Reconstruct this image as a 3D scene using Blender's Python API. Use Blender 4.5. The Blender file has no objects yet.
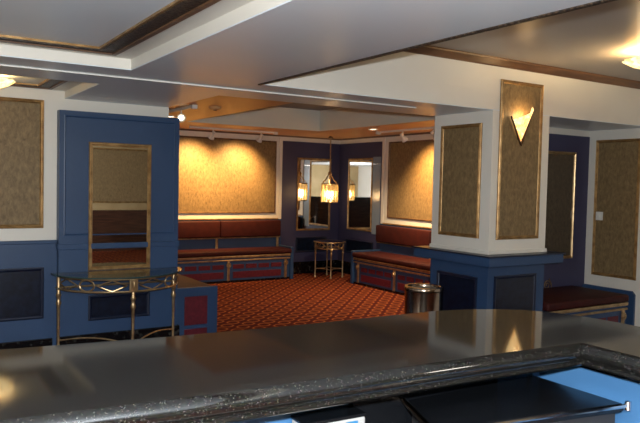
import bpy, bmesh, math, random
from mathutils import Vector, Matrix
random.seed(4)
PI = math.pi
scene = bpy.context.scene
COL = scene.collection

# ------------------------------------------------------------------ materials
def mat(name, color, rough=.5, metal=0.0, emit=None, estr=0.0, coat=0.0, trans=0.0, ior=1.45, spec=None):
    m = bpy.data.materials.new(name); m.use_nodes = True
    b = m.node_tree.nodes['Principled BSDF']
    b.inputs['Base Color'].default_value = (*color, 1)
    b.inputs['Roughness'].default_value = rough
    b.inputs['Metallic'].default_value = metal
    b.inputs['IOR'].default_value = ior
    if coat: b.inputs['Coat Weight'].default_value = coat; b.inputs['Coat Roughness'].default_value = .08
    if trans: b.inputs['Transmission Weight'].default_value = trans
    if spec is not None: b.inputs['Specular IOR Level'].default_value = spec
    if emit:
        b.inputs['Emission Color'].default_value = (*emit, 1)
        b.inputs['Emission Strength'].default_value = estr
    return m

def N(m, t, **kw):
    n = m.node_tree.nodes.new(t)
    for k, v in kw.items():
        if k in n.inputs: n.inputs[k].default_value = v
        else: setattr(n, k, v)
    return n
def link(m, a, b): m.node_tree.links.new(a, b)
def bsdf(m): return m.node_tree.nodes['Principled BSDF']
def ramp(m, fac, stops):
    r = N(m, 'ShaderNodeValToRGB')
    e = r.color_ramp.elements
    while len(e) < len(stops): e.new(.5)
    for i, (p, c) in enumerate(stops):
        e[i].position = p; e[i].color = (*c, 1)
    link(m, fac, r.inputs['Fac'])
    return r
def noisy(m, c0, c1, scale=(6, 6, 6), detail=4, lo=.35, hi=.65, bump=0.0, rot=None):
    tc = N(m, 'ShaderNodeTexCoord'); mp = N(m, 'ShaderNodeMapping')
    mp.inputs['Scale'].default_value = scale
    link(m, tc.outputs['Object'], mp.inputs['Vector'])
    no = N(m, 'ShaderNodeTexNoise', Scale=1.0, Detail=detail)
    link(m, mp.outputs['Vector'], no.inputs['Vector'])
    r = ramp(m, no.outputs['Fac'], [(lo, c0), (hi, c1)])
    link(m, r.outputs['Color'], bsdf(m).inputs['Base Color'])
    if bump:
        bp = N(m, 'ShaderNodeBump', Strength=bump, Distance=.01)
        link(m, no.outputs['Fac'], bp.inputs['Height']); link(m, bp.outputs['Normal'], bsdf(m).inputs['Normal'])
    return m

M = {}
M['white'] = noisy(mat('cream_paint', (.7, .67, .6), .45), (.69, .665, .60), (.73, .71, .645), (1.5, 1.5, 1.5), 3)
M['tan'] = noisy(mat('tan_paint', (.36, .26, .13), .5), (.32, .23, .11), (.39, .29, .15), (2, 2, 2), 3)
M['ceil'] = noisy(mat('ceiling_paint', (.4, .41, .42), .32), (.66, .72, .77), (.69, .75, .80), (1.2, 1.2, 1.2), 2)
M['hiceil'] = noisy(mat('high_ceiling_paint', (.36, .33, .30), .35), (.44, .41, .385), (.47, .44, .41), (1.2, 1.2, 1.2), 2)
M['copper'] = noisy(mat('copper_ceiling_paint', (.5, .26, .1), .4), (.60, .34, .15), (.66, .38, .17), (1.5, 1.5, 1.5), 3)
M['tray'] = mat('tray_paint', (.74, .74, .66), .5)
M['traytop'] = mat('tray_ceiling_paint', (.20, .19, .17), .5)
M['blue'] = noisy(mat('blue_paint', (.04, .09, .22), .42), (.021, .052, .122), (.026, .061, .138), (2, 2, 2), 3)
M['dimblue'] = noisy(mat('dim_lit_blue_paint', (.06, .055, .12), .45), (.036, .036, .085), (.042, .041, .096), (2, 2, 2), 3)  # the blue paint again, with dim warm light put into its colour
M['navy'] = noisy(mat('navy_panel', (.008, .014, .04), .3), (.001, .0025, .009), (.0045, .010, .027), (18, 18, 18), 6)
M['navyline'] = mat('navy_molding', (.006, .011, .03), .35)
M['blackstone'] = noisy(mat('black_marble', (.01, .01, .01), .2), (.004, .004, .005), (.05, .048, .042), (22, 22, 22), 8, .55, .75)
M['burg'] = noisy(mat('burgundy_leather', (.12, .02, .015), .6, spec=.22), (.032, .0052, .005), (.048, .008, .0065), (9, 9, 9), 5, bump=.12)
M['redpanel'] = noisy(mat('crimson_panel', (.13, .008, .02), .5), (.085, .005, .013), (.12, .009, .019), (30, 30, 30), 4)
M['gold'] = noisy(mat('gilded_molding', (.45, .29, .11), .38, .55), (.24, .135, .05), (.42, .26, .105), (14, 14, 14), 5)
M['dkgold'] = noisy(mat('dark_gilded_molding', (.16, .09, .04), .4, .3), (.10, .05, .022), (.24, .13, .055), (10, 10, 10), 5)
M['crown'] = noisy(mat('carved_wood', (.06, .035, .02), .4, .1), (.012, .008, .006), (.10, .066, .04), (60, 60, 60), 3, .45, .66, bump=.9)
M['brownwood'] = noisy(mat('brown_wood_crown', (.12, .06, .03), .4), (.09, .042, .02), (.17, .085, .04), (2, 14, 14), 4)
M['brass'] = noisy(mat('antique_brass', (.42, .29, .15), .34, .85), (.33, .22, .11), (.52, .37, .2), (12, 12, 12), 4)
M['bronze'] = mat('dark_bronze', (.09, .05, .025), .4, .6)
M['mirror'] = mat('mirror_glass', (.86, .87, .86), .015, 1.0)
M['darkreflection'] = mat('dim_mirror_glass', (.32, .31, .30), .02, 1.0)  # mirror tinted so a dark reflection is put into the glass colour
M['glass'] = mat('tabletop_glass', (.55, .68, .66), .02, 0, trans=1.0, ior=1.5)
M['steel'] = noisy(mat('brushed_steel', (.5, .47, .44), .28, 1.0), (.44, .41, .38), (.56, .53, .5), (60, 60, 2), 3)
M['chrome'] = mat('chrome_trim', (.7, .7, .7), .15, 1.0)
M['darksteel'] = mat('bronzed_steel', (.34, .27, .21), .15, 1.0)
M['sand'] = noisy(mat('ash_sand', (.3, .27, .22), .9), (.22, .2, .16), (.4, .36, .3), (80, 80, 80), 2)
M['black'] = mat('black_laminate', (.0035, .004, .005), .25)
M['blackmatte'] = mat('black_cabinet', (.012, .012, .013), .6)
M['barblue'] = noisy(mat('flash_lit_blue', (.10, .30, .58), .45), (.035, .105, .22), (.04, .115, .235), (4, 4, 4), 2)  # the blue paint, with the near flash's brightness put into its colour
M['wood'] = noisy(mat('dark_bar_wood', (.05, .02, .012), .35), (.03, .012, .007), (.075, .032, .018), (3, 3, 30), 5)
M['copperglint'] = mat('copper_glint', (.30, .13, .035), .5)  # colour of a copper-toned reflection, painted on a small board
M['plastic'] = mat('white_plastic', (.72, .72, .68), .4)
M['boxwhite'] = mat('white_card', (.28, .28, .27), .6)
M['label'] = mat('blue_label', (.02, .13, .28), .5)
M['paleglass'] = mat('pale_blue_glass', (.20, .26, .34), .22)
M['bulb'] = mat('warm_bulb', (1, .9, .7), .4, emit=(1, .74, .36), estr=9)
M['spotface'] = mat('spot_lamp_face', (1, .9, .75), .4, emit=(1, .8, .5), estr=9)
M['globe'] = mat('globe_glass', (1, .95, .85), .4, emit=(1, .88, .66), estr=7)
M['canface'] = mat('downlight_lens', (1, .9, .8), .4, emit=(1, .85, .62), estr=6)
M['crystal'] = mat('lantern_glass', (1, .82, .5), .12, 0, emit=(1, .6, .2), estr=.10, trans=.9, ior=1.2)

# fabric: brown-gold streaked silk
def fabric(name, c0, c1):
    m = mat(name, c0, .55, .0, spec=.35)
    tc = N(m, 'ShaderNodeTexCoord'); mp = N(m, 'ShaderNodeMapping')
    mp.inputs['Scale'].default_value = (40, 40, 20); link(m, tc.outputs['Object'], mp.inputs['Vector'])
    n1 = N(m, 'ShaderNodeTexNoise', Scale=1.0, Detail=7.0, Roughness=.7, Distortion=.6); link(m, mp.outputs['Vector'], n1.inputs['Vector'])
    r = ramp(m, n1.outputs['Fac'], [(.34, c0), (.66, c1)])
    link(m, r.outputs['Color'], bsdf(m).inputs['Base Color'])
    bp = N(m, 'ShaderNodeBump', Strength=.25, Distance=.004)
    link(m, n1.outputs['Fac'], bp.inputs['Height']); link(m, bp.outputs['Normal'], bsdf(m).inputs['Normal'])
    return m
M['fabric'] = fabric('streaked_gold_fabric', (.125, .085, .040), (.265, .185, .09))

# alabaster sconce glass
def alabaster(name, c0, c1, e):
    m = mat(name, (.45, .30, .13), .35, emit=(1, .6, .25), estr=e)
    tc = N(m, 'ShaderNodeTexCoord'); n1 = N(m, 'ShaderNodeTexNoise', Scale=16.0, Detail=4.0, Distortion=1.2)
    link(m, tc.outputs['Object'], n1.inputs['Vector'])
    r = ramp(m, n1.outputs['Fac'], [(.36, c0), (.62, c1)])
    link(m, r.outputs['Color'], bsdf(m).inputs['Emission Color'])
    return m
M['alabaster'] = alabaster('alabaster_glass', (.95, .36, .06), (1, .80, .38), 1.9)
M['shell'] = alabaster('amber_shell_glass', (1, .55, .14), (1, .86, .45), 2.2)

# granite
g = mat('black_granite', (.012, .012, .013), .06, spec=.5)
tc = N(g, 'ShaderNodeTexCoord')
v = N(g, 'ShaderNodeTexVoronoi', Scale=430.0); link(g, tc.outputs['Object'], v.inputs['Vector'])
sep = N(g, 'ShaderNodeSeparateColor'); link(g, v.outputs['Color'], sep.inputs['Color'])
r1 = ramp(g, sep.outputs[0], [(.0, (.004, .004, .004)), (.70, (.008, .0078, .007)), (.93, (.018, .017, .015)), (.99, (.055, .05, .042))])
n2 = N(g, 'ShaderNodeTexNoise', Scale=90.0, Detail=3.0); link(g, tc.outputs['Object'], n2.inputs['Vector'])
mx = N(g, 'ShaderNodeMix', data_type='RGBA', blend_type='MULTIPLY'); mx.inputs[0].default_value = .6
link(g, r1.outputs['Color'], mx.inputs[6]); link(g, n2.outputs['Color'], mx.inputs[7])
link(g, mx.outputs[2], bsdf(g).inputs['Base Color'])
M['granite'] = g

# carpet
c = mat('patterned_carpet', (.2, .04, .02), .95, spec=.1)
tc = N(c, 'ShaderNodeTexCoord'); sx = N(c, 'ShaderNodeSeparateXYZ'); link(c, tc.outputs['Object'], sx.inputs[0])
def mth(op, a, b=None):
    n = N(c, 'ShaderNodeMath', operation=op)
    for i, q in enumerate((a, b)):
        if q is None: continue
        if isinstance(q, (int, float)): n.inputs[i].default_value = q
        else: link(c, q, n.inputs[i])
    return n.outputs[0]
S = 2 * PI / .26
cx = mth('COSINE', mth('MULTIPLY', sx.outputs[0], S)); cy = mth('COSINE', mth('MULTIPLY', sx.outputs[1], S))
lat = mth('ABSOLUTE', mth('ADD', cx, cy))
dia = mth('ABSOLUTE', mth('SUBTRACT', lat, .95))
fine = N(c, 'ShaderNodeTexNoise', Scale=160.0, Detail=2.0); link(c, tc.outputs['Object'], fine.inputs['Vector'])
f2 = mth('ADD', dia, mth('MULTIPLY', mth('SUBTRACT', fine.outputs['Fac'], .5), .5))
rc = ramp(c, f2, [(.0, (.38, .14, .038)), (.18, (.25, .07, .018)), (.36, (.12, .017, .009)), (.8, (.066, .008, .007))])
link(c, rc.outputs['Color'], bsdf(c).inputs['Base Color'])
bp = N(c, 'ShaderNodeBump', Strength=.5, Distance=.006); link(c, fine.outputs['Fac'], bp.inputs['Height']); link(c, bp.outputs['Normal'], bsdf(c).inputs['Normal'])
M['carpet'] = c

# ------------------------------------------------------------------ mesh helpers
class MB:
    def __init__(self): self.bm = bmesh.new()
    def box(self, x0, x1, y0, y1, z0, z1, bev=0.0, seg=2):
        b2 = bmesh.new()
        bmesh.ops.create_cube(b2, size=1)
        for v in b2.verts:
            v.co = Vector(((x0 + x1) / 2 + v.co.x * (x1 - x0), (y0 + y1) / 2 + v.co.y * (y1 - y0), (z0 + z1) / 2 + v.co.z * (z1 - z0)))
        if bev:
            bmesh.ops.bevel(b2, geom=b2.edges[:], offset=bev, segments=seg, affect='EDGES', profile=.5)
        self.merge(b2); return self
    def merge(self, b2):
        t = bpy.data.meshes.new('t'); b2.to_mesh(t); self.bm.from_mesh(t); bpy.data.meshes.remove(t); b2.free()
    def tube(self, pts, r, n=8, closed=False, radii=None):
        pts = [Vector(p) for p in pts]; rings = []; L = len(pts)
        up = None
        for i, p in enumerate(pts):
            if closed: t = pts[(i + 1) % L] - pts[i - 1]
            else: t = pts[min(i + 1, L - 1)] - pts[max(i - 1, 0)]
            t.normalize()
            if up is None:
                up = Vector((0, 0, 1)) if abs(t.z) < .9 else Vector((1, 0, 0))
            a = t.cross(up)
            if a.length < 1e-4: up = Vector((1, .3, 0)); a = t.cross(up)
            a.normalize(); b = a.cross(t).normalized(); up = b
            rr = radii[i] if radii else r
            rings.append([self.bm.verts.new(p + a * math.cos(2 * PI * k / n) * rr + b * math.sin(2 * PI * k / n) * rr) for k in range(n)])
        for i in range(L if closed else L - 1):
            A, B = rings[i], rings[(i + 1) % L]
            for k in range(n): self.bm.faces.new((A[k], A[(k + 1) % n], B[(k + 1) % n], B[k]))
        if not closed:
            self.bm.faces.new(rings[0][::-1]); self.bm.faces.new(rings[-1])
        return self
    def lathe(self, prof, n=32, c=(0, 0, 0), wob=None):
        rings = []
        for i, (r, z) in enumerate(prof):
            ring = []
            for k in range(n):
                q = r * (wob(k / n, i) if wob else 1)
                ring.append(self.bm.verts.new((c[0] + q * math.cos(2 * PI * k / n), c[1] + q * math.sin(2 * PI * k / n), c[2] + z)))
            rings.append(ring)
        for i in range(len(rings) - 1):
            for k in range(n): self.bm.faces.new((rings[i][k], rings[i][(k + 1) % n], rings[i + 1][(k + 1) % n], rings[i + 1][k]))
        if prof[0][0] > 1e-4: self.bm.faces.new(rings[0][::-1])
        if prof[-1][0] > 1e-4: self.bm.faces.new(rings[-1])
        return self
    def prism(self, pts, z0, z1):
        a = [self.bm.verts.new((p[0], p[1], z0)) for p in pts]; b = [self.bm.verts.new((p[0], p[1], z1)) for p in pts]
        self.bm.faces.new(a[::-1]); self.bm.faces.new(b)
        for i in range(len(pts)): self.bm.faces.new((a[i], a[(i + 1) % len(pts)], b[(i + 1) % len(pts)], b[i]))
        return self
    def frame(self, w, h, prof, z0=0):
        """mitred picture-frame moulding in local XZ, out = -Y; prof = (inset from outer edge, out)"""
        rings = []
        for d, o in prof:
            x, z = w / 2 - d, h / 2 - d
            rings.append([self.bm.verts.new(q) for q in ((-x, -o, z0 - z), (x, -o, z0 - z), (x, -o, z0 + z), (-x, -o, z0 + z))])
        for i in range(len(rings) - 1):
            for k in range(4): self.bm.faces.new((rings[i][k], rings[i][(k + 1) % 4], rings[i + 1][(k + 1) % 4], rings[i + 1][k]))
        return self
    def sweep(self, path, prof):
        """open path in plan, profile = (offset to the right of travel, z)"""
        P = [Vector(p) for p in path]; rings = []
        for i, p in enumerate(P):
            d0 = (P[i] - P[i - 1]).normalized() if i else None
            d1 = (P[i + 1] - P[i]).normalized() if i < len(P) - 1 else None
            if d0 is None: n = Vector((d1.y, -d1.x)); s = 1
            elif d1 is None: n = Vector((d0.y, -d0.x)); s = 1
            else:
                n0 = Vector((d0.y, -d0.x)); n1 = Vector((d1.y, -d1.x)); n = (n0 + n1).normalized(); s = 1 / max(.3, n.dot(n1))
            rings.append([self.bm.verts.new((p.x + n.x * o * s, p.y + n.y * o * s, z)) for o, z in prof])
        for i in range(len(rings) - 1):
            for k in range(len(prof) - 1):
                self.bm.faces.new((rings[i][k], rings[i + 1][k], rings[i + 1][k + 1], rings[i][k + 1]))
        return self
    def build(self, name, m, parent=None, smooth=False, kind=None, loc=None, rz=None):
        bmesh.ops.recalc_face_normals(self.bm, faces=self.bm.faces[:])
        me = bpy.data.meshes.new(name); self.bm.to_mesh(me); self.bm.free()
        me.materials.append(M[m] if isinstance(m, str) else m)
        if smooth:
            for p in me.polygons: p.use_smooth = True
            me.set_sharp_from_angle(angle=math.radians(42))
        o = bpy.data.objects.new(name, me); COL.objects.link(o)
        if parent: o.parent = parent
        if kind: o['kind'] = kind
        if loc: o.location = loc
        if rz is not None: o.rotation_euler = (0, 0, rz)
        return o

def thing(name, label, cat, loc=(0, 0, 0), rz=0, group=None):
    o = bpy.data.objects.new(name, None); o.empty_display_size = .1; COL.objects.link(o)
    o.location = loc; o.rotation_euler = (0, 0, rz)
    o['label'] = label; o['category'] = cat
    if group: o['group'] = group
    return o
def struct(name, mb, m, parent=None, label=None, smooth=False):
    o = mb.build(name, m, parent, smooth)
    if not parent: o['kind'] = 'structure'
    return o
def lamp(name, kind, loc, energy, color, parent=None, size=.05, target=None, spot=None, blend=.6):
    d = bpy.data.lights.new(name, kind); d.energy = energy; d.color = color
    if kind == 'SPOT': d.spot_size = spot; d.spot_blend = blend; d.shadow_soft_size = size
    elif kind == 'AREA': d.size = size
    else: d.shadow_soft_size = size
    o = bpy.data.objects.new(name, d); COL.objects.link(o)
    w = Vector(loc)
    if target is not None:
        o.rotation_euler = (Vector(target) - w).to_track_quat('-Z', 'Y').to_euler()
    o.location = w
    if parent:
        bpy.context.view_layer.update()
        o.parent = parent; o.matrix_parent_inverse = parent.matrix_world.inverted()
    return o

FY = 4.19        # front face of beam and pier
SOF = 2.28       # soffit height
FC = 2.40        # foyer ceiling
WY = 6.10        # near left wall
RX = 6.83        # right wall
BY = 10.10       # far wall
TR = 2.345        # tray ceilings
SX = 2.135       # soffit edge towards the high ceiling

# ------------------------------------------------------------------ shell
struct('floor', MB().box(-3.2, RX + .15, -3.2, BY + .15, -.12, 0), 'carpet')
struct('wall_left', MB().box(-3.0, 2.18, WY, WY + .14, 0, 2.95), 'white')
struct('wall_return', MB().box(2.04, 2.18, WY + .14, BY, 0, 2.95), 'white')
struct('wall_back', MB().box(2.04, RX + .14, BY, BY + .14, 0, 2.95), 'white')
struct('wall_right', MB().box(RX, RX + .14, -3.0, BY, 0, 2.95), 'white')
struct('wall_bar', MB().box(-3.0, RX, -3.14, -3.0, 0, 2.95), 'tan')
struct('wall_bar_end', MB().box(-3.14, -3.0, -3.14, WY + .14, 0, 2.95), 'white')
# wall behind the alcove bench
alc = struct('wall_alcove', MB().box(5.19, RX, 4.95, 5.07, 0, SOF), 'white')
struct('blue_facing', MB().box(5.19, RX, 4.935, 4.95, 0, 2.205), 'dimblue', alc)

# ceilings: solid lowered pieces so that every raised tray has real depth
struct('ceiling_beam', MB().box(-3.0, RX, FY, 4.95, SOF, 2.95), 'white')
struct('ceiling_beam_soffit', MB().box(-3.0, RX, FY + .002, 4.948, SOF - .006, SOF), 'ceil')
struct('ceiling_bar_soffit', MB().box(1.25, SX, -3.0, FY, SOF, 2.95), 'white')
struct('ceiling_bar_soffit_face', MB().box(1.252, SX - .002, -3.0, FY + .002, SOF - .006, SOF), 'ceil')
struct('ceiling_lobby_soffit', MB().box(1.25, 2.18, 4.95, WY, SOF, 2.95), 'white')
struct('ceiling_lobby_soffit_face', MB().box(1.252, 2.178, 4.948, WY, SOF - .006, SOF), 'ceil')
struct('ceiling_bar_tray', MB().box(-3.0, 1.25, -3.0, FY, TR, 2.95), 'ceil')
struct('ceiling_lobby_tray', MB().box(-3.0, 1.25, 4.95, WY, TR, 2.95), 'ceil')
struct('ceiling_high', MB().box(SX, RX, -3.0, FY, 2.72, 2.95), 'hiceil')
# foyer ceiling ring with its tray
TX0, TX1, TY0, TY1, TZ = 3.4, 5.6, 5.1, 8.86, 2.72
mb = MB()
mb.box(2.18, TX0, 4.95, BY, FC, 2.95).box(TX1, RX, 4.95, BY, FC, 2.95).box(TX0, TX1, 4.95, TY0, FC, 2.95).box(TX0, TX1, TY1, BY, FC, 2.95)
struct('ceiling_foyer', mb, 'copper')
mb = MB()
mb.box(TX0, TX0 + .012, TY0, TY1, FC + .004, TZ).box(TX1 - .012, TX1, TY0, TY1, FC + .004, TZ).box(TX0 + .012, TX1 - .012, TY1 - .012, TY1, FC + .004, TZ).box(TX0 + .012, TX1 - .012, TY0, TY0 + .012, FC + .004, TZ)
struct('trim_1', mb, 'tray')
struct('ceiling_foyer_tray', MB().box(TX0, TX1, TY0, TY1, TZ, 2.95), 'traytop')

# crown mouldings (carved dark wood) inside the trays and on the high ceiling
CR = [(0, 0), (0, .018), (.012, .024), (.02, .04), (.05, .05), (.056, .072), (.062, .075), (.062, .0)]
def crown(name, axis, a0, a1, c, z0, h, dep, sign, m):
    """moulding along one wall: axis 'x' runs in x on face y=c, projecting by sign"""
    mb = MB(); prof = [(0, 0), (.12, 0), (.18, .16), (.34, .30), (.72, .62), (.86, .74), (.9, .92), (1, 1), (0, 1)]
    r = []
    for a in (a0, a1):
        row = []
        for o, z in prof:
            q = c + sign * o * dep
            row.append(mb.bm.verts.new((a, q, z0 + z * h) if axis == 'x' else (q, a, z0 + z * h)))
        r.append(row)
    n = len(prof)
    for k in range(n): mb.bm.faces.new((r[0][k], r[0][(k + 1) % n], r[1][(k + 1) % n], r[1][k]))
    mb.bm.faces.new(r[0]); mb.bm.faces.new(r[1][::-1])
    o = struct(name, mb, m)
    return o
def tray_band(n, x1, y1, x0, y0):
    """flat carved band with a gilt inner bead applied to a tray ceiling, set in from the corner x1, y1"""
    d0, d1 = .13, .255
    a, b, c_, d_ = [(x0, y1 - d0), (x1 - d0, y1 - d0), (x1 - d0, y0)], [(x0, y1 - d1), (x1 - d1, y1 - d1), (x1 - d1, y0)], None, None
    def strip(mb, e0, e1, z0, z1, tilt=0.0):
        o = [(x0, y1 - e0), (x1 - e0, y1 - e0), (x1 - e0, y0)]; q = [(x0, y1 - e1), (x1 - e1, y1 - e1), (x1 - e1, y0)]
        for k in range(2):
            lo = [mb.bm.verts.new((*p, z)) for p, z in ((o[k], z0), (o[k + 1], z0), (q[k + 1], z0 - tilt), (q[k], z0 - tilt))]
            hi = [mb.bm.verts.new((*p, z1)) for p in (o[k], o[k + 1], q[k + 1], q[k])]
            mb.bm.faces.new(lo); mb.bm.faces.new(hi[::-1])
            for m_ in range(4): mb.bm.faces.new((lo[m_], hi[m_], hi[(m_ + 1) % 4], lo[(m_ + 1) % 4]))
    mb = MB(); strip(mb, .155, .235, TR - .010, TR)
    t = struct('trim_%d' % n, mb, 'crown')
    mb = MB(); strip(mb, .13, .157, TR - .018, TR); mb.build('outer_bead', 'brownwood', t)
    mb = MB(); strip(mb, .233, .245, TR - .016, TR); mb.build('inner_fillet', 'crown', t)
    mb = MB(); strip(mb, .245, .258, TR - .012, TR); mb.build('gilt_bead', 'gold', t)
tray_band(2, 1.25, FY, -3.0, -3.0)
tray_band(4, 1.25, WY, -3.0, 4.95)
crown('trim_6', 'x', SX, RX, FY, 2.655, .065, .07, -1, 'brownwood')
crown('trim_7', 'y', -3.0, FY, RX, 2.655, .065, .07, -1, 'brownwood')
# dark bead along the edge of the lowered soffit
struct('trim_9', MB().box(SX - .004, SX + .022, -3.0, FY - .001, SOF - .014, SOF + .03, .004), 'crown')
# thin metal joint strip along the beam soffit
struct('trim_10', MB().box(-3.0, 3.82, 4.49, 4.51, SOF - .016, SOF - .006, .002), 'plastic')
struct('trim_3', MB().box(1.115, 1.25, -3.0, FY - .135, TR - .004, TR).box(-3.0, 1.25, FY - .135, FY, TR - .004, TR), 'white')
struct('trim_5', MB().box(1.115, 1.25, 4.95, WY - .135, TR - .004, TR).box(-3.0, 1.25, WY - .135, WY, TR - .004, TR), 'white')
# cornice lines of the foyer walls
crown('trim_11', 'x', 2.18, RX, BY, FC - .022, .022, .05, -1, 'brownwood')
crown('trim_12', 'y', 5.07, BY, RX, FC - .022, .022, .05, -1, 'brownwood')

# near left wall dado, blue pier with mirror
dl = struct('wall_left_dado', MB().box(-3.0, 1.19, WY - .02, WY, 0, 1.03).box(-3.0, 1.19, WY - .035, WY, 1.03, 1.06, .006), 'blue')
PROF_D = [(0, 0), (0, .012), (.012, .016), (.022, .012), (.03, .004), (.034, .001)]
def inset(parent, x0, x1, z0, z1, plane, side='y', m='navy', fm='navyline', name='recessed_panel'):
    w, h = x1 - x0, z1 - z0
    mb = MB(); mb.box(-w / 2 + .01, w / 2 - .01, -.004, 0, -h / 2 + .01, h / 2 - .01)
    loc = ((x0 + x1) / 2, plane, (z0 + z1) / 2) if side == 'y' else (plane, (x0 + x1) / 2, (z0 + z1) / 2)
    rz = 0 if side == 'y' else -PI / 2
    p = mb.build(name, m, parent, loc=loc, rz=rz)
    MB().frame(w, h, PROF_D).build('panel_molding', fm, p)
    return p
inset(dl, .02, 1.085, .39, .83, WY - .02)
inset(dl, -1.2, -.16, .39, .83, WY - .02)
bp_ = struct('wall_left_pilaster', MB().box(1.19, 2.25, 6.0, WY, 0, 2.17), 'blue')
MB().frame(.985, 1.03, [(0, 0), (0, .006), (.008, .008), (.014, .004), (.016, 0)]).build('border_molding', 'blue', bp_, loc=(1.72, 6.0, 1.615))
MB().box(1.18, 2.265, 5.985, 6.09, .98, 1.03, .006).build('dado_cap', 'blue', bp_)
inset(bp_, 1.437, 1.985, .35, .575, 6.0)
struct('baseboard_left', MB().box(-3.0, 1.155, WY - .045, WY - .02, 0, .215, .005).box(1.175, 2.27, 5.975, 6.0, 0, .235, .005).box(2.25, 2.27, 6.0, WY, 0, .235), 'blackstone')

# far wall and right wall blue niche in the corner, dado behind benches
nb = struct('wall_back_niche', MB().box(5.63, RX - .012, BY - .012, BY, 0, 2.31), 'dimblue')
inset(nb, 5.93, 6.57, .38, .645, BY - .012)
nr = struct('wall_right_niche', MB().box(RX - .012, RX, 8.83, BY, 0, 2.31), 'dimblue')
inset(nr, 9.02, 9.84, .38, .62, RX - .012, 'x')
struct('wall_back_dado', MB().box(2.18, 5.63, BY - .02, BY, 0, .97), 'blue')
struct('wall_right_dado', MB().box(RX - .02, RX, 5.07, 8.83, 0, .955), 'blue')
struct('wall_return_dado', MB().box(2.18, 2.2, WY + .14, BY - .02, 0, .97), 'blue')
struct('baseboard_back', MB().box(5.63, RX - .03, BY - .03, BY - .012, 0, .215, .004), 'blackstone')
struct('baseboard_right', MB().box(RX - .03, RX - .012, 8.83, BY - .012, 0, .215, .004), 'blackstone')
# narrow cream stiles next to the blue niche
struct('trim_13', MB().box(5.57, 5.63, BY - .022, BY, .97, FC - .03, .004), 'white')
struct('trim_14', MB().box(RX - .022, RX, 8.77, 8.83, .955, FC - .03, .004), 'white')
struct('trim_15', MB().box(2.2, 5.57, BY - .03, BY, .965, .985, .004), 'gold')
struct('trim_16', MB().box(RX - .03, RX, 5.07, 8.77, .95, .97, .004), 'gold')
# wall behind the bar (seen in the mirrors)
struct('wall_bar_dado', MB().box(-3.0, RX, -3.0, -2.98, 0, .9), 'wood')  # dark wood puts the unlit look into the dado's colour

# ------------------------------------------------------------------ pier
PX0, PX1, PY1 = 4.44, 5.19, 4.94
pier = struct('wall_pier', MB().box(PX0, PX1, FY, PY1, 1.0, SOF - .006), 'white')
MB().box(PX0 - .015, PX1 + .015, FY - .015, PY1 + .01, 1.0, 1.035, .006).build('skirting', 'white', pier)
base = MB().box(PX0, PX1, FY, PY1, 0, .905).build('blue_base', 'blue', pier)
led = MB().box(PX0 - .11, PX1 + .12, FY - .12, PY1 + .13, .905, .99, .004).build('ledge', 'blue', pier)
MB().box(PX0 - .125, PX1 + .135, FY - .135, PY1 + .145, .986, 1.0, .004).build('ledge_top', 'navyline', led)
inset(base, 4.52, 5.075, .2, .805, FY)
inset(base, 4.31, 4.835, .2, .785, PX0, 'x')

# ------------------------------------------------------------------ framed wall panels
PROF_F = [(0, 0), (0, .012), (.005, .018), (.013, .014), (.018, .022), (.024, .02), (.029, .009), (.034, .004)]
def wall_panel(label, w, h, loc, rz=0, fm='gold', group=None, wide=1.0):
    t = thing('wall_panel', label, 'wall panel', loc, rz, group)
    MB().box(-w / 2 + .02, w / 2 - .02, -.006, 0, -h / 2 + .02, h / 2 - .02).build('fabric', 'fabric', t)
    MB().frame(w, h, [(a * wide, b) for a, b in PROF_F]).build('frame', fm, t)
    return t
def span(a, b): return (a + b) / 2
wall_panel('brown fabric wall panel in gilt frame on the left white wall beside the blue pier', 1.10, 1.085, (.533, WY, 1.706))
wall_panel('wide gold spotlit fabric panel above the bench on the far wall', 3.02, 1.225, (4.01, BY, 1.683), wide=.8, fm='dkgold')
wall_panel('gold fabric panel over the bench on the far right wall, lit by one spot', 1.75, 1.235, (RX, 7.795, 1.675), -PI / 2, wide=.8, fm='dkgold')
wall_panel('narrow brown framed fabric panel on the shaded left face of the pier', .525, 1.035, (PX0, 4.57, 1.652), -PI / 2)
wall_panel('tall brown fabric panel behind the glowing sconce on the pier front', .555, 1.42, (4.8, FY, 1.841))
wall_panel('tall brown fabric panel with the light switch on the right white wall', .55, 1.545, (RX, 4.565, 1.39), -PI / 2)
wall_panel('brown fabric panel on the wall behind the bar, seen only in the left mirror', 2.2, 1.2, (4.3, -3.0, 1.66), PI)

# ------------------------------------------------------------------ mirrors
PROF_M = [(0, 0), (0, .016), (.006, .022), (.018, .022), (.024, .014), (.03, .014), (.034, .006)]
def mirror(label, w, h, loc, rz=0, fm='gold', gm='mirror'):
    t = thing('wall_mirror', label, 'mirror', loc, rz)
    MB().box(-w / 2 + .02, w / 2 - .02, -.006, 0, -h / 2 + .02, h / 2 - .02).build('glass', gm, t)
    MB().frame(w, h, PROF_M).build('frame', fm, t)
    return t
mirror('tall gilt framed mirror on the blue pier above the glass console table', .55, 1.12, (1.708, 6.0, 1.352))
mirror('narrow gilt mirror in the far blue corner, left of the two, behind the lantern', .70, 1.275, (6.28, BY - .012, 1.398))
mirror('narrow gilt mirror in the far blue corner, right of the two', .71, 1.25, (RX - .012, 9.435, 1.42), -PI / 2)
gp = thing('glass_panel', 'narrow pale blue upright glass panel with a latch beside the right corner mirror', 'glass panel', (RX - .012, 8.965, 0), -PI / 2)
MB().box(-.105, .105, -.012, 0, .76, 2.06, .004).build('panel', 'paleglass', gp)
MB().box(.055, .085, -.03, -.012, .72, .90, .005).build('latch', 'chrome', gp)
MB().box(-.105, .105, -.016, -.012, 1.93, 1.945).build('cross_bar', 'chrome', gp)
mirror('copper framed mirror on the dark blue wall right of the sconce pier', .83, 1.21, (6.165, 4.935, 1.41), 0, 'brass', 'darkreflection')

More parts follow.
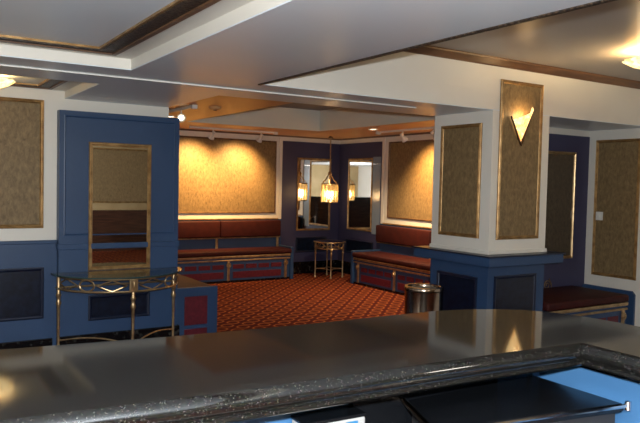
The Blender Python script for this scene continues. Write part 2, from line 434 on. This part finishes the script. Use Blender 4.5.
# ------------------------------------------------------------------ sconce
sc = thing('wall_sconce', 'glowing alabaster V shaped wall sconce on the pier front panel', 'sconce', (4.78, FY - .006, 2.0))
def sconce_pt(u, v, out):
    lx, lz, rx_, rz_ = -.118, .20, .150, .335
    x = (lx + (rx_ - lx) * u) * v; z = (lz + (rz_ - lz) * u) * v
    return (x, -(.012 + out * math.sin(PI * u) * v), z)
mb = MB(); NU, NV = 16, 12; gr = [[mb.bm.verts.new(sconce_pt(i / NU, .04 + .96 * j / NV, .10)) for i in range(NU + 1)] for j in range(NV + 1)]
for j in range(NV):
    for i in range(NU): mb.bm.faces.new((gr[j][i], gr[j][i + 1], gr[j + 1][i + 1], gr[j + 1][i]))
sh = mb.build('shade', 'alabaster', sc, True)
sm = sh.modifiers.new('thick', 'SOLIDIFY'); sm.thickness = .006
mb = MB()
mb.tube([(-.130, -.014, .235), (-.07, -.016, .120), (-.008, -.02, -.002), (.004, -.022, -.018), (.016, -.02, -.002), (.09, -.016, .165), (.158, -.014, .315)], .009, 8)
mb.box(-.03, .03, -.02, 0, .03, .11, .005)
mb.build('bracket', 'bronze', sc, True)
lamp('sconce_light', 'POINT', (4.77, FY - .07, 2.24), 2.0, (1, .66, .32), sc, .03)

# ------------------------------------------------------------------ light switch
ls = thing('light_switch', 'small white light switch on the tall brown panel of the right wall', 'light switch', (RX - .008, 4.76, 1.297), -PI / 2)
MB().box(-.045, .045, -.012, 0, -.048, .048, .005).build('plate', 'plastic', ls)
MB().box(-.012, .012, -.02, -.011, -.022, .022, .003).build('toggle', 'plastic', ls)

# ------------------------------------------------------------------ benches
def bench(label, L, loc, rz, mods, mini=4, back=None, depth=.47, end_left=False, end_right=False):
    """front at local y=0, runs in local x from 0 to L; mods = x of posts"""
    t = thing('banquette_bench', label, 'bench', loc, rz)
    MB().box(0, L, .012, depth, .0, .42).build('base', 'blue', t)
    MB().box(0, L, .002, .014, 0, .035).build('plinth', 'blackstone', t)
    sb = MB()
    n = max(1, round(L / 1.9)); w = L / n
    for i in range(n):
        MB().box(i * w + .006, (i + 1) * w - .006, -.03, depth - .03, .425, .505, .025, 3).build('seat_cushion', 'burg', t, True)
    MB().box(-.005, L + .005, -.012, .03, .385, .422, .008).box(-.005, L + .005, -.006, .03, .338, .362, .006).build('rail', 'brass', t)
    for x in mods:
        p = MB().box(x - .022, x + .022, -.004, .02, .03, .34, .006).build('post', 'brass', t)
        mm = MB().lathe([(.0001, .022), (.016, .02), (.020, .012), (.034, .014), (.042, .006), (.042, 0), (.0001, 0)], 22)
        for q in mm.bm.verts: q.co = Vector((x + q.co.x, -.002 - q.co.z, .275 + q.co.y))
        mm.build('medallion', 'brass', p, True)
    xs = [0] + list(mods) + [L]
    for a, b in zip(xs[:-1], xs[1:]):
        if b - a < .3: continue
        a2, b2_ = a + .06, b - .06
        k = max(1, round((b - a) / 1.03 * mini)); pw = (b2_ - a2) / k
        for i in range(k):
            MB().box(a2 + i * pw + .018, a2 + (i + 1) * pw - .018, .004, .014, .215, .285, .003).build('small_red_panel', 'redpanel', t)
        MB().box(a2 + .02, b2_ - .02, .004, .014, .065, .17, .003).build('red_panel', 'redpanel', t)
    for flag, x in ((end_left, 0), (end_right, L)):
        if flag:
            e = MB().box(x - .03, x + .03, -.02, depth, 0, .53, .008).build('end_panel', 'blue', t)
    if back:
        z0, z1, seams = back
        MB().box(0, L, depth - .03, depth - .022 + .002, .42, z1).build('back_panel', 'blue', t)
        for a, b in zip(seams[:-1], seams[1:]):
            MB().box(a + .004, b - .004, depth - .11, depth - .03, z0, z1, .022, 3).build('back_cushion', 'burg', t, True)
            MB().box(b - .06, b - .02, depth - .06, depth - .03, .5, z0 - .01, .006).build('back_post', 'brass', t)
        MB().box(seams[0], seams[-1], depth - .075, depth - .03, z0 - .022, z0 - .002, .005).build('back_rail', 'brass', t)
    return t
# far wall bench: x 2.95 .. 5.6
bx0 = 2.86
bench('burgundy bench with red panelled blue base under the wide gold panel, far wall', 5.59 - bx0, (bx0, 9.63, 0), 0,
      [3.42 - bx0, 4.45 - bx0, 5.48 - bx0], back=(.685, .955, [0, 3.33 - bx0, 4.455 - bx0, 5.575 - bx0]), depth=.448, end_right=True)
# right wall bench: runs from y 8.8 towards the pier
bench('burgundy bench with blue panelled base on the right foyer wall by the corner mirrors', 3.1, (6.24, 8.79, 0), -PI / 2,
      [.145, 1.06, 1.975, 2.89], back=(.66, .935, [-.03, 1.3, 2.6]), depth=.568, end_left=True)
# bench along the return wall, its end panel showing behind the console
rb = bench('bench with blue end panel inset with red squares behind the console table', 3.0, (2.80, 6.42, 0), PI / 2,
      [.1, 1.1, 2.1], depth=.58)
e = MB().box(-.04, 0, -.03, .60, 0, .515, .006).build('end_panel', 'blue', rb)
for z0, z1 in ((.135, .425), (.03, .095)):
    p = MB().box(-.05, -.036, .085, .33, z0, z1, .003).build('red_panel', 'redpanel', rb)
# alcove bench
ab = bench('burgundy bench in the alcove right of the sconce pier below the copper mirror', 1.30, (5.235, 4.19, 0), 0, [.06, 1.24], depth=.72)
# blue upholstered headboard on the wall at its end
hb = MB(); 
pts = [(-.325, 0), (.325, 0), (.325, .46), (.29, .495), (-.29, .495), (-.325, .495)]
a = [hb.bm.verts.new((p[0], -.03, p[1])) for p in pts]; b = [hb.bm.verts.new((p[0], 0, p[1])) for p in pts]
hb.bm.faces.new(a); hb.bm.faces.new(b[::-1])
for i in range(len(pts)): hb.bm.faces.new((a[i], a[(i + 1) % len(pts)], b[(i + 1) % len(pts)], b[i]))
o = hb.build('wall_right_bench_board', 'blue', None, loc=(RX, 4.61, 0), rz=-PI / 2); o['kind'] = 'structure'
# scroll bracket of the alcove bench, against the blue wall
mb = MB()
sp = []
for i in range(26):
    th = i / 25 * 3.2 * PI; r = .055 * (1 - i / 32)
    sp.append((.87 + r * math.cos(th), .69, .53 + r * math.sin(th)))
mb.tube(sp, .006, 6).tube([(.945, .69, .46), (.94, .69, .54), (.90, .69, .60)], .006, 6)
mb.build('scroll_bracket', 'brass', ab, True)

# ------------------------------------------------------------------ demi-lune tables
def turned_leg(x, y, h, r=.014):
    mb = MB()
    mb.lathe([(r * .5, 0), (r * 1.3, .005), (r * 1.2, .03), (r * .75, .045), (r * .8, h * .4), (r * .95, h * .42), (r * .8, h * .44), (r, h * .66), (r * 1.7, h * .7), (r * 1.1, h * .73),
              (r * 1.1, h * .76), (r * 1.7, h * .79), (r * 1.1, h * .81), (r * 1.2, h)], 14, (x, y, 0))
    return mb
def console(label, R, D, H, loc, rz):
    """half ellipse table, straight side at local y=0, bow towards -y"""
    t = thing('console_table', label, 'table', loc, rz)
    def E(a, s=1.0): return (R * s * math.cos(a), -D * s * math.sin(a))
    pts = [E(PI * k / 48) for k in range(49)]
    mb = MB().prism(pts, H - .012, H); gt = mb.build('glass_top', 'glass', t)
    MB().tube([(p[0], p[1], H - .006) for p in pts], .007, 6).build('glass_edge', mat('dark_glass_edge', (.03, .06, .06), .1), gt, True)
    s = .93; za, zb = H - .125, H - .022
    arc = [E(PI * k / 48, s) for k in range(49)]
    MB().tube([(p[0], p[1], zb) for p in arc], .008, 8).tube([(p[0], p[1], za) for p in arc], .009, 8).build('apron_rail', 'brass', t, True)
    MB().tube([(-R * s, -.012, zb), (R * s, -.012, zb)], .008, 8).tube([(-R * s, -.012, za), (R * s, -.012, za)], .009, 8).build('rear_rail', 'brass', t, True)
    zm = (za + zb) / 2; hh = (zb - za) / 2 - .006
    # length-parametrised arc for motifs
    def at(f): return E(PI * f, s)
    def dia(f0, f1):
        f = [f0, (f0 + f1) / 2, f1]; mb = MB(); q = []
        for i in range(24):
            k = i / 24 * 4; seg = int(k); u = k - seg
            c = [(f[0], 0), (f[1], hh), (f[2], 0), (f[1], -hh)]
            A, B = c[seg], c[(seg + 1) % 4]
            ff = A[0] + (B[0] - A[0]) * u; p = at(ff); q.append((p[0], p[1], zm + A[1] + (B[1] - A[1]) * u))
        mb.tube(q, .006, 6, closed=True); return mb.build('diamond_motif', 'brass', t, True)
    def ring(fc, df):
        mb = MB(); q = []
        for i in range(28):
            th = 2 * PI * i / 28; p = at(fc + df * math.cos(th)); q.append((p[0], p[1], zm + hh * 1.02 * math.sin(th)))
        mb.tube(q, .0075, 6, closed=True); return mb.build('ring_motif', 'brass', t, True)
    for side in (0, 1):
        g = (lambda f: 1 - f) if side == 0 else (lambda f: f)
        dia(g(.53), g(.68)); ring(g(.735), .04); dia(g(.79), g(.93))
    p = at(.5); pl = MB().box(p[0] - .035, p[0] + .035, p[1] - .014, p[1] + .006, za - .004, zb + .004, .004).build('plaque', 'brass', t)
    MB().tube([(p[0], p[1] - .016, zm - .03), (p[0], p[1] - .022, zm), (p[0], p[1] - .016, zm + .03)], .008, 8).build('boss', 'brass', pl, True)
    feet = [(p[0], p[1] + .008), (-R * s + .015, -.03), (R * s - .015, -.03)]
    for x, y in feet: turned_leg(x, y, zb).build('leg', 'brass', t, True)
    for sx in (1, 2):
        a, b = Vector((*feet[0], 0)), Vector((*feet[sx], 0)); q = []
        for i in range(17):
            u = i / 16; c = a.lerp(b, u); c.z = .215 + .04 * math.sin(PI * u); q.append(tuple(c))
        MB().tube(q, .007, 8).build('stretcher', 'brass', t, True)
    return t
console('half round brass console table with glass top in front of the blue pier mirror', .56, .50, .79, (1.685, 5.97, 0), 0)

# corner side table under the lantern
st = thing('side_table', 'small round brass scrollwork table in the far corner below the lantern', 'table', (6.27, 9.53, 0), .35)
MB().lathe([(0.0001, .60), (.265, .60), (.272, .608), (.265, .616), (.0001, .616)], 36).build('table_top', 'glass', st, True)
MB().tube([(.265 * math.cos(2 * PI * k / 40), .265 * math.sin(2 * PI * k / 40), .608) for k in range(40)], .01, 8, True).build('top_ring', 'brass', st, True)
MB().tube([(.24 * math.cos(2 * PI * k / 40), .24 * math.sin(2 * PI * k / 40), .50) for k in range(40)], .009, 8, True).build('lower_ring', 'brass', st, True)
for k in range(8):
    mb = MB(); c0 = 2 * PI * k / 8; q = []
    for i in range(24):
        th = 2 * PI * i / 24; aa = c0 + .27 * math.cos(th); q.append((.245 * math.cos(aa), .245 * math.sin(aa), .552 + .042 * math.sin(th) * (1.3 if k % 2 else 1)))
    mb.tube(q, .008, 6, True).build('scroll_motif', 'brass', st, True)
for k in range(4):
    th = PI / 4 + k * PI / 2
    turned_leg(.235 * math.cos(th), .235 * math.sin(th), .60, .013).build('leg', 'brass', st, True)
    th2 = th + PI / 2
    MB().tube([(.235 * math.cos(th), .235 * math.sin(th), .15), (.10 * math.cos(th + PI / 4), .10 * math.sin(th + PI / 4), .15), (.235 * math.cos(th2), .235 * math.sin(th2), .15)], .006, 6).build('stretcher', 'brass', st, True)

# ------------------------------------------------------------------ lantern
ln = thing('hanging_lantern', 'lit glass lantern hanging on a chain in the far blue corner', 'lantern', (6.28, 9.58, 1.27))
ln.scale = (.84, .84, .975)
mb = MB()
for k in range(15):
    z = .56 + k * .0395
    q = []
    for i in range(10):
        th = 2 * PI * i / 10; a = .011 * math.cos(th); q.append(((a, 0, z + .022 * math.sin(th)) if k % 2 else (0, a, z + .022 * math.sin(th))))
    mb.tube(q, .0055, 5, True)
mb.build('chain', 'brass', ln, True)
MB().lathe([(.0001, 1.116), (.05, 1.116), (.055, 1.13), (.03, 1.15), (.0001, 1.155)], 20).build('ceiling_rose', 'brass', ln, True)
mb = MB().lathe([(.0001, .40), (.03, .405), (.012, .43), (.012, .46), (.036, .485), (.044, .508), (.028, .535), (.01, .55), (.0001, .555)], 16)
for k in range(6):
    th = 2 * PI * k / 6; cx_, sy_ = math.cos(th), math.sin(th)
    mb.tube([(.012 * cx_, .012 * sy_, .47), (.05 * cx_, .05 * sy_, .46), (.09 * cx_, .09 * sy_, .40), (.15 * cx_, .15 * sy_, .36), (.162 * cx_, .162 * sy_, .325)], .009, 6)
mb.build('crown_arms', 'brass', ln, True)
def ring_m(z, r, t_): return [(r * math.cos(2 * PI * k / 36), r * math.sin(2 * PI * k / 36), z) for k in range(36)]
MB().tube(ring_m(.325, .165, 0), .011, 8, True).build('upper_band', 'brass', ln, True)
MB().tube(ring_m(.01, .158, 0), .009, 8, True).lathe([(.0001, -.03), (.012, -.02), (.02, 0), (.158, .005), (.158, .012), (.0001, .012)], 24).build('lower_band', 'brass', ln, True)
for k in range(14):
    th = 2 * PI * k / 14
    MB().tube([((.155 * math.cos(th)), .155 * math.sin(th), z) for z in (.018, .06, .17, .28, .318)], .022, 8, radii=[.014, .02, .023, .02, .014]).build('glass_rod', 'crystal', ln, True)
for k in range(4):
    th = 2 * PI * k / 4 + .4; x, y = .075 * math.cos(th), .075 * math.sin(th)
    cnd = MB().lathe([(.014, .01), (.014, .10), (.0001, .10)], 10, (x, y, 0)).build('candle', 'plastic', ln, True)
    MB().lathe([(.0001, .10), (.014, .115), (.022, .145), (.014, .185), (.0001, .22)], 12, (x, y, 0)).build('bulb', 'bulb', cnd, True)
lamp('lantern_light', 'POINT', (6.28, 9.58, 1.40), 16, (1, .66, .34), ln, .08)

# ------------------------------------------------------------------ track lights
def track(label, a, b, heads, z=FC, mount=True):
    """a,b plan ends; heads = (fraction, target)"""
    a, b = Vector((*a, 0)), Vector((*b, 0)); mid = (a + b) / 2; L = (b - a).length; d = (b - a).normalized()
    rz = math.atan2(d.y, d.x)
    t = thing('track_light', label, 'track light', (mid.x, mid.y, z), rz)
    MB().box(-L / 2, L / 2, -.016, .016, -.03, 0, .004).build('track', 'plastic', t)
    MB().box(L / 2 - .03, L / 2 + .03, -.03, .03, -.045, 0, .006).build('feed_box', 'plastic', t)
    Rm = Matrix.Rotation(-rz, 3, 'Z')
    for f, tgt, pw in heads:
        hx = -L / 2 + L * f
        wpos = a.lerp(b, f); wpos.z = z - .10
        dl_ = Rm @ (Vector(tgt) - wpos).normalized()
        rot = dl_.to_track_quat('Z', 'Y').to_matrix()
        mb = MB(); prof = [(.0001, -.05), (.024, -.045), (.028, -.01), (.022, .0), (.026, .012), (.046, .06), (.049, .075), (.043, .075), (.040, .066)]
        mb.lathe(prof, 18)
        for v_ in mb.bm.verts: v_.co = rot @ v_.co + Vector((hx, 0, -.10))
        h = mb.build('spot_head', 'plastic', t, True)
        MB().tube([(hx, 0, -.028), (hx, 0, -.075)], .009, 8).build('stem', 'plastic', h, True)
        mb = MB(); mb.lathe([(.0001, .068), (.03, .066), (.0415, .062)], 18)
        for v_ in mb.bm.verts: v_.co = rot @ v_.co + Vector((hx, 0, -.10))
        mb.build('lamp_face', 'spotface', h, True)
        if pw:
            dirw = (Vector(tgt) - wpos).normalized()
            lamp('spot_light', 'SPOT', wpos + dirw * .085, pw, (1, .57, .21), t, .04, tgt, math.radians(106), 1.0)
    return t
track('white track light on the foyer ceiling along the top of the wide gold panel', (3.70, 9.46), (5.15, 9.46),
      [(.26, (3.95, BY, 1.55), 250), (.82, (4.75, BY, 1.55), 250)])
track('white track light on the foyer ceiling before the right wall gold panel', (6.20, 6.7), (6.20, 8.15), [(.60, (RX, 7.52, 1.55), 260), (.15, (RX, 6.7, 1.55), 150)])
track('track light nearest the blue pier with one bare lamp facing the bar', (2.70, 7.76), (2.70, 6.78), [(.62, (1.3, 3.2, 1.2), 0)])

# ------------------------------------------------------------------ downlights, smoke detector
def downlight(label, x, y, z, pw, group=None):
    t = thing('downlight', label, 'downlight', (x, y, z), 0, group)
    MB().lathe([(.075, 0), (.078, -.006), (.06, -.010), (.055, 0)], 24).build('trim_ring', 'plastic', t, True)
    MB().lathe([(.0001, -.004), (.056, -.004), (.056, 0), (.0001, 0)], 20).build('lens', 'canface', t, True)
    if pw: lamp('downlight_lamp', 'SPOT', (x, y, z - .02), pw, (1, .74, .45), t, .05, (x, y, 0), math.radians(125), .8)
downlight('small recessed downlight in the foyer ceiling before the right bench', 5.88, 7.85, FC, 210)
downlight('recessed downlight in the foyer ceiling close to the pier', 5.95, 6.35, FC, 130)
downlight('recessed downlight in the foyer ceiling over the left side', 2.95, 8.2, FC, 70)
sd = thing('smoke_detector', 'low round smoke detector on the copper foyer ceiling near the blue pier', 'smoke detector', (2.95, 6.8, FC))
MB().lathe([(.0001, -.035), (.05, -.033), (.065, -.02), (.07, 0)], 24).build('cover', 'copper', sd, True)
MB().lathe([(.0001, -.042), (.018, -.04), (.02, -.034)], 14).build('sensor_cap', 'bronze', sd, True)

# ------------------------------------------------------------------ ceiling lights
def shell_light(label, x, y, zc, r, drop, pw, col=(1, .70, .34)):
    t = thing('ceiling_light', label, 'ceiling light', (x, y, zc))
    wob = lambda k, i: 1 + (.05 * math.cos(2 * PI * k * 12) if i > 1 else 0)
    MB().lathe([(.0001, -drop), (r * .35, -drop + .005), (r * .7, -drop + .03), (r * .95, -drop + .06), (r, -drop + .07), (r * .93, -drop + .066), (r * .66, -drop + .038), (.0001, -drop + .014)], 72, (0, 0, 0), wob).build('glass_bowl', 'shell', t, True)
    MB().lathe([(.012, -drop + .01), (.012, -.02), (.06, -.012), (.065, 0), (.0001, 0)], 20).build('stem', 'brass', t, True)
    MB().lathe([(.0001, -drop - .03), (.014, -drop - .02), (.018, -drop - .004), (.0001, -drop)], 14).build('finial', 'brass', t, True)
    lamp('bowl_light', 'POINT', (x, y, zc - drop + .085), pw, col, t, .06)
    return t
shell_light('glowing amber shell bowl ceiling light at the left edge over the lobby', .60, 5.5, TR, .17, .11, 14)
shell_light('glowing amber shell bowl hanging from the high brown ceiling at the right edge', 5.12, 3.16, 2.72, .21, .15, 60)
gl = thing('ceiling_light', 'three globe ceiling light over the bartender, seen only in the corner mirrors', 'ceiling light', (.15, .1, TR))
MB().lathe([(.0001, -.03), (.16, -.028), (.18, 0)], 32).build('base_plate', 'brass', gl, True)
for k in range(3):
    th = 2 * PI * k / 3 + .5
    MB().lathe([(.0001, -.16)] + [(.062 * math.sin(PI * i / 12), -.098 - .062 * math.cos(PI * i / 12)) for i in range(1, 12)] + [(.0001, -.036)], 20, (.12 * math.cos(th), .12 * math.sin(th), 0)).build('globe', 'globe', gl, True)
lamp('globe_lamp', 'POINT', (.15, .1, 2.16), 75, (1, .93, .84), gl, .12)
g2 = thing('ceiling_light', 'added three globe fill light behind the bar on the customer side, unseen', 'ceiling light', (2.9, -.6, 2.72))
MB().lathe([(.0001, -.03), (.16, -.028), (.18, 0)], 32).build('base_plate', 'brass', g2, True)
for k in range(3):
    th = 2 * PI * k / 3 + .5
    MB().lathe([(.0001, -.16)] + [(.062 * math.sin(PI * i / 12), -.098 - .062 * math.cos(PI * i / 12)) for i in range(1, 12)] + [(.0001, -.036)], 20, (.12 * math.cos(th), .12 * math.sin(th), 0)).build('globe', 'globe', g2, True)
lamp('globe_lamp', 'POINT', (2.9, -.6, 2.5), 25, (1, .93, .84), g2, .12)  # added lamp with no seen source, brightens the high ceiling side

# ------------------------------------------------------------------ ash bin
bn = thing('ash_bin', 'cylindrical polished metal ash bin beside the blue pier base', 'bin', (4.03, 4.56, .02))
MB().lathe([(.0001, -.02), (.175, -.02), (.178, .02), (.172, .03), (.172, .64), (.0001, .64)], 48).build('body', 'darksteel', bn, True)
MB().lathe([(.172, .645), (.176, .648), (.176, .672), (.172, .677), (.15, .677), (.146, .672), (.146, .645)], 48).build('rim', 'darksteel', bn, True)
MB().lathe([(.0001, .652), (.145, .652), (.145, .64), (.0001, .64)], 40).build('sand_tray', 'sand', bn, True)

# ------------------------------------------------------------------ bar counter
def smooth_path(P, n=6):
    out = []
    for i in range(len(P) - 1):
        p0 = Vector(P[max(i - 1, 0)]); p1 = Vector(P[i]); p2 = Vector(P[i + 1]); p3 = Vector(P[min(i + 2, len(P) - 1)])
        for k in range(n):
            t = k / n
            out.append(tuple(.5 * ((2 * p1) + (p2 - p0) * t + (2 * p0 - 5 * p1 + 4 * p2 - p3) * t * t + (3 * p1 - p0 - 3 * p2 + p3) * t ** 3)))
    out.append(tuple(P[-1])); return out
CZ = 1.16
inner = smooth_path([(-1.6, 1.44), (-.8, 1.40), (-.2, 1.35), (.16, 1.312), (.52, 1.272), (.9, 1.25), (1.3, 1.232), (1.658, 1.205)], 4) + [(1.665, 1.2), (1.665, 1.0), (1.665, .2), (1.665, -1.2)]
outer = smooth_path([(-1.6, 2.06), (-.8, 1.97), (-.2, 1.90), (.23, 1.853), (.64, 1.802), (1.06, 1.772), (1.36, 1.764), (1.59, 1.757), (1.709, 1.734), (1.817, 1.694), (1.904, 1.636), (1.965, 1.565), (2.01, 1.463), (2.028, 1.36), (2.035, 1.2), (2.04, .2), (2.04, -1.2)], 4)
bar = thing('bar_counter', 'long black granite bar counter with rounded corner across the foreground', 'bar counter', (0, 0, 0))
mb = MB(); mb.prism(inner + outer[::-1], CZ - .045, CZ)
mb.sweep(inner, [(0, CZ), (.007, CZ - .0015), (.016, CZ - .006), (.023, CZ - .013), (.027, CZ - .022), (.026, CZ - .031), (.020, CZ - .039), (.014, CZ - .042), (.014, CZ - .045), (.020, CZ - .048), (.022, CZ - .054), (.018, CZ - .060), (.008, CZ - .063), (0, CZ - .063), (-.03, CZ - .063), (-.03, CZ - .04)])
mb.sweep(outer[::-1], [(0, CZ), (.01, CZ - .004), (.016, CZ - .016), (.016, CZ - .034), (.01, CZ - .046), (0, CZ - .05)])
mb.build('granite_top', 'granite', bar, True)
def shrink(P, d):
    out = []
    for i, p in enumerate(P):
        a = Vector(P[max(i - 1, 0)]); b = Vector(P[min(i + 1, len(P) - 1)]); t = (b - a).normalized(); out.append((p[0] + t.y * d, p[1] - t.x * d))
    return out
fo = shrink(outer, .16); fi = shrink(outer, .20)
mb = MB().prism(fo + fi[::-1], 0, CZ - .052); mb.build('front_panel', 'wood', bar)
# inner linings in flash-brightened blue on the bartender's side
mb = MB().box(-1.55, 1.80, 1.455, 1.475, .35, CZ - .052); mb.build('inner_lining', 'barblue', bar)
mb = MB().box(1.78, 1.80, -1.1, 1.455, .35, 1.055); mb.build('side_lining', 'barblue', bar)
MB().box(1.74, 1.775, 1.435, 1.455, .35, CZ - .06).build('corner_post', 'barblue', bar)
MB().box(-1.5, 1.10, 1.12, 1.455, .74, .77, .004).build('shelf', 'steel', bar)
MB().box(1.03, 1.58, 1.435, 1.455, .35, CZ - .05).build('divider', 'black', bar)
# cooler with black lid
co = thing('bar_cooler', 'black lidded bar cooler under the inner corner of the counter', 'cooler', (1.44, 1.26, 0))
ox, oy = 1.44, 1.26
lid = [(1.212, 1.430), (1.736, 1.430), (1.735, 1.105), (1.13, 1.217)]
def loc2(P, dz=0): return [(p[0] - ox, p[1] - oy) for p in P]
mb = MB().prism(loc2([(1.225, 1.42), (1.73, 1.42), (1.727, 1.13), (1.15, 1.235)]), .0, .972); mb.build('body', 'blackmatte', co)
mb = MB().prism(loc2(lid)[::-1], .975, 1.0)
bmesh.ops.recalc_face_normals(mb.bm, faces=mb.bm.faces[:])
bmesh.ops.bevel(mb.bm, geom=[e_ for e_ in mb.bm.edges], offset=.006, segments=2, affect='EDGES')
ld = mb.build('lid', 'black', co, True)
MB().tube([(1.735 - ox, 1.100 - oy, .996), (1.13 - ox, 1.212 - oy, .996)], .006, 8).build('front_trim', 'chrome', ld, True)
MB().lathe([(.0001, -.012), (.009, -.012), (.009, .012), (.0001, .014)], 14, (1.737 - ox, 1.098 - oy, .997)).build('end_knob', 'chrome', ld, True)
MB().tube([(1.20 - ox, 1.43 - oy, 1.0), (1.118 - ox, 1.222 - oy, .998), (1.10 - ox, 1.19 - oy, .97)], .008, 8).build('left_trim', 'darksteel', ld, True)

# white carton
cb = thing('storage_box', 'white box with black lid edge and blue label on the shelf below the counter', 'box', (.935, 1.405, .77), -.05)
MB().box(-.09, .09, -.035, .035, 0, .235, .006).build('body', 'boxwhite', cb)
MB().box(-.092, .092, -.037, .037, .235, .244, .003).build('lid', 'black', cb)
MB().box(.03, .065, -.0365, -.034, .17, .228).build('label_patch', 'label', cb)
# drainboard, and a board standing in for a copper-toned reflection
db = thing('drainboard', 'brushed steel drainboard in front of the black cooler, lower right', 'drainboard', (1.42, .90, 0))
MB().box(-.34, .32, -.18, .16, .84, .87, .006).build('tray', 'steel', db)
for sx in (-.32, .30):
    for sy in (-.16, .14): MB().box(sx - .015, sx + .015, sy - .015, sy + .015, 0, .842).build('leg', 'steel', db)
wb = MB().box(-.06, .06, -.05, .05, 0, .018, .004).build('reflection_board', 'copperglint', None, loc=(1.57, .985, .87), rz=-.2)
wb['label'] = 'small amber board standing in for a copper-toned reflection on the steel drainboard beside the black cooler'; wb['category'] = 'board'

# ------------------------------------------------------------------ camera
yaw, pit, rol = math.radians(32.474), math.radians(-2.4203), math.radians(1.3001)
fw = Vector((math.sin(yaw) * math.cos(pit), math.cos(yaw) * math.cos(pit), math.sin(pit)))
r = Vector((math.cos(yaw), -math.sin(yaw), 0)); u = r.cross(fw)
r2 = r * math.cos(rol) + u * math.sin(rol); u2 = -r * math.sin(rol) + u * math.cos(rol)
cd = bpy.data.cameras.new('camera'); cam = bpy.data.objects.new('camera', cd); COL.objects.link(cam)
m3 = Matrix((r2, u2, -fw)).transposed()
cam.matrix_world = Matrix.Translation((0, 0, 1.6)) @ m3.to_4x4()
cd.sensor_width = 36; cd.lens = 671.77 / 640 * 36; cd.clip_start = .02
scene.camera = cam

w = bpy.data.worlds.new('world'); scene.world = w; w.use_nodes = True
w.node_tree.nodes['Background'].inputs[0].default_value = (.02, .02, .022, 1)
scene.view_settings.view_transform = 'Standard'; scene.view_settings.look = 'None'
scene.view_settings.gamma = 1.0; scene.view_settings.use_curve_mapping = False
scene.view_settings.exposure = 0.0
scene.cycles.max_bounces = 8
scene.cycles.caustics_reflective = False
scene.cycles.caustics_refractive = False
lamp('camera_flash', 'POINT', (.04, -.02, 1.69), 520, (.93, .97, 1.0), None, .02)
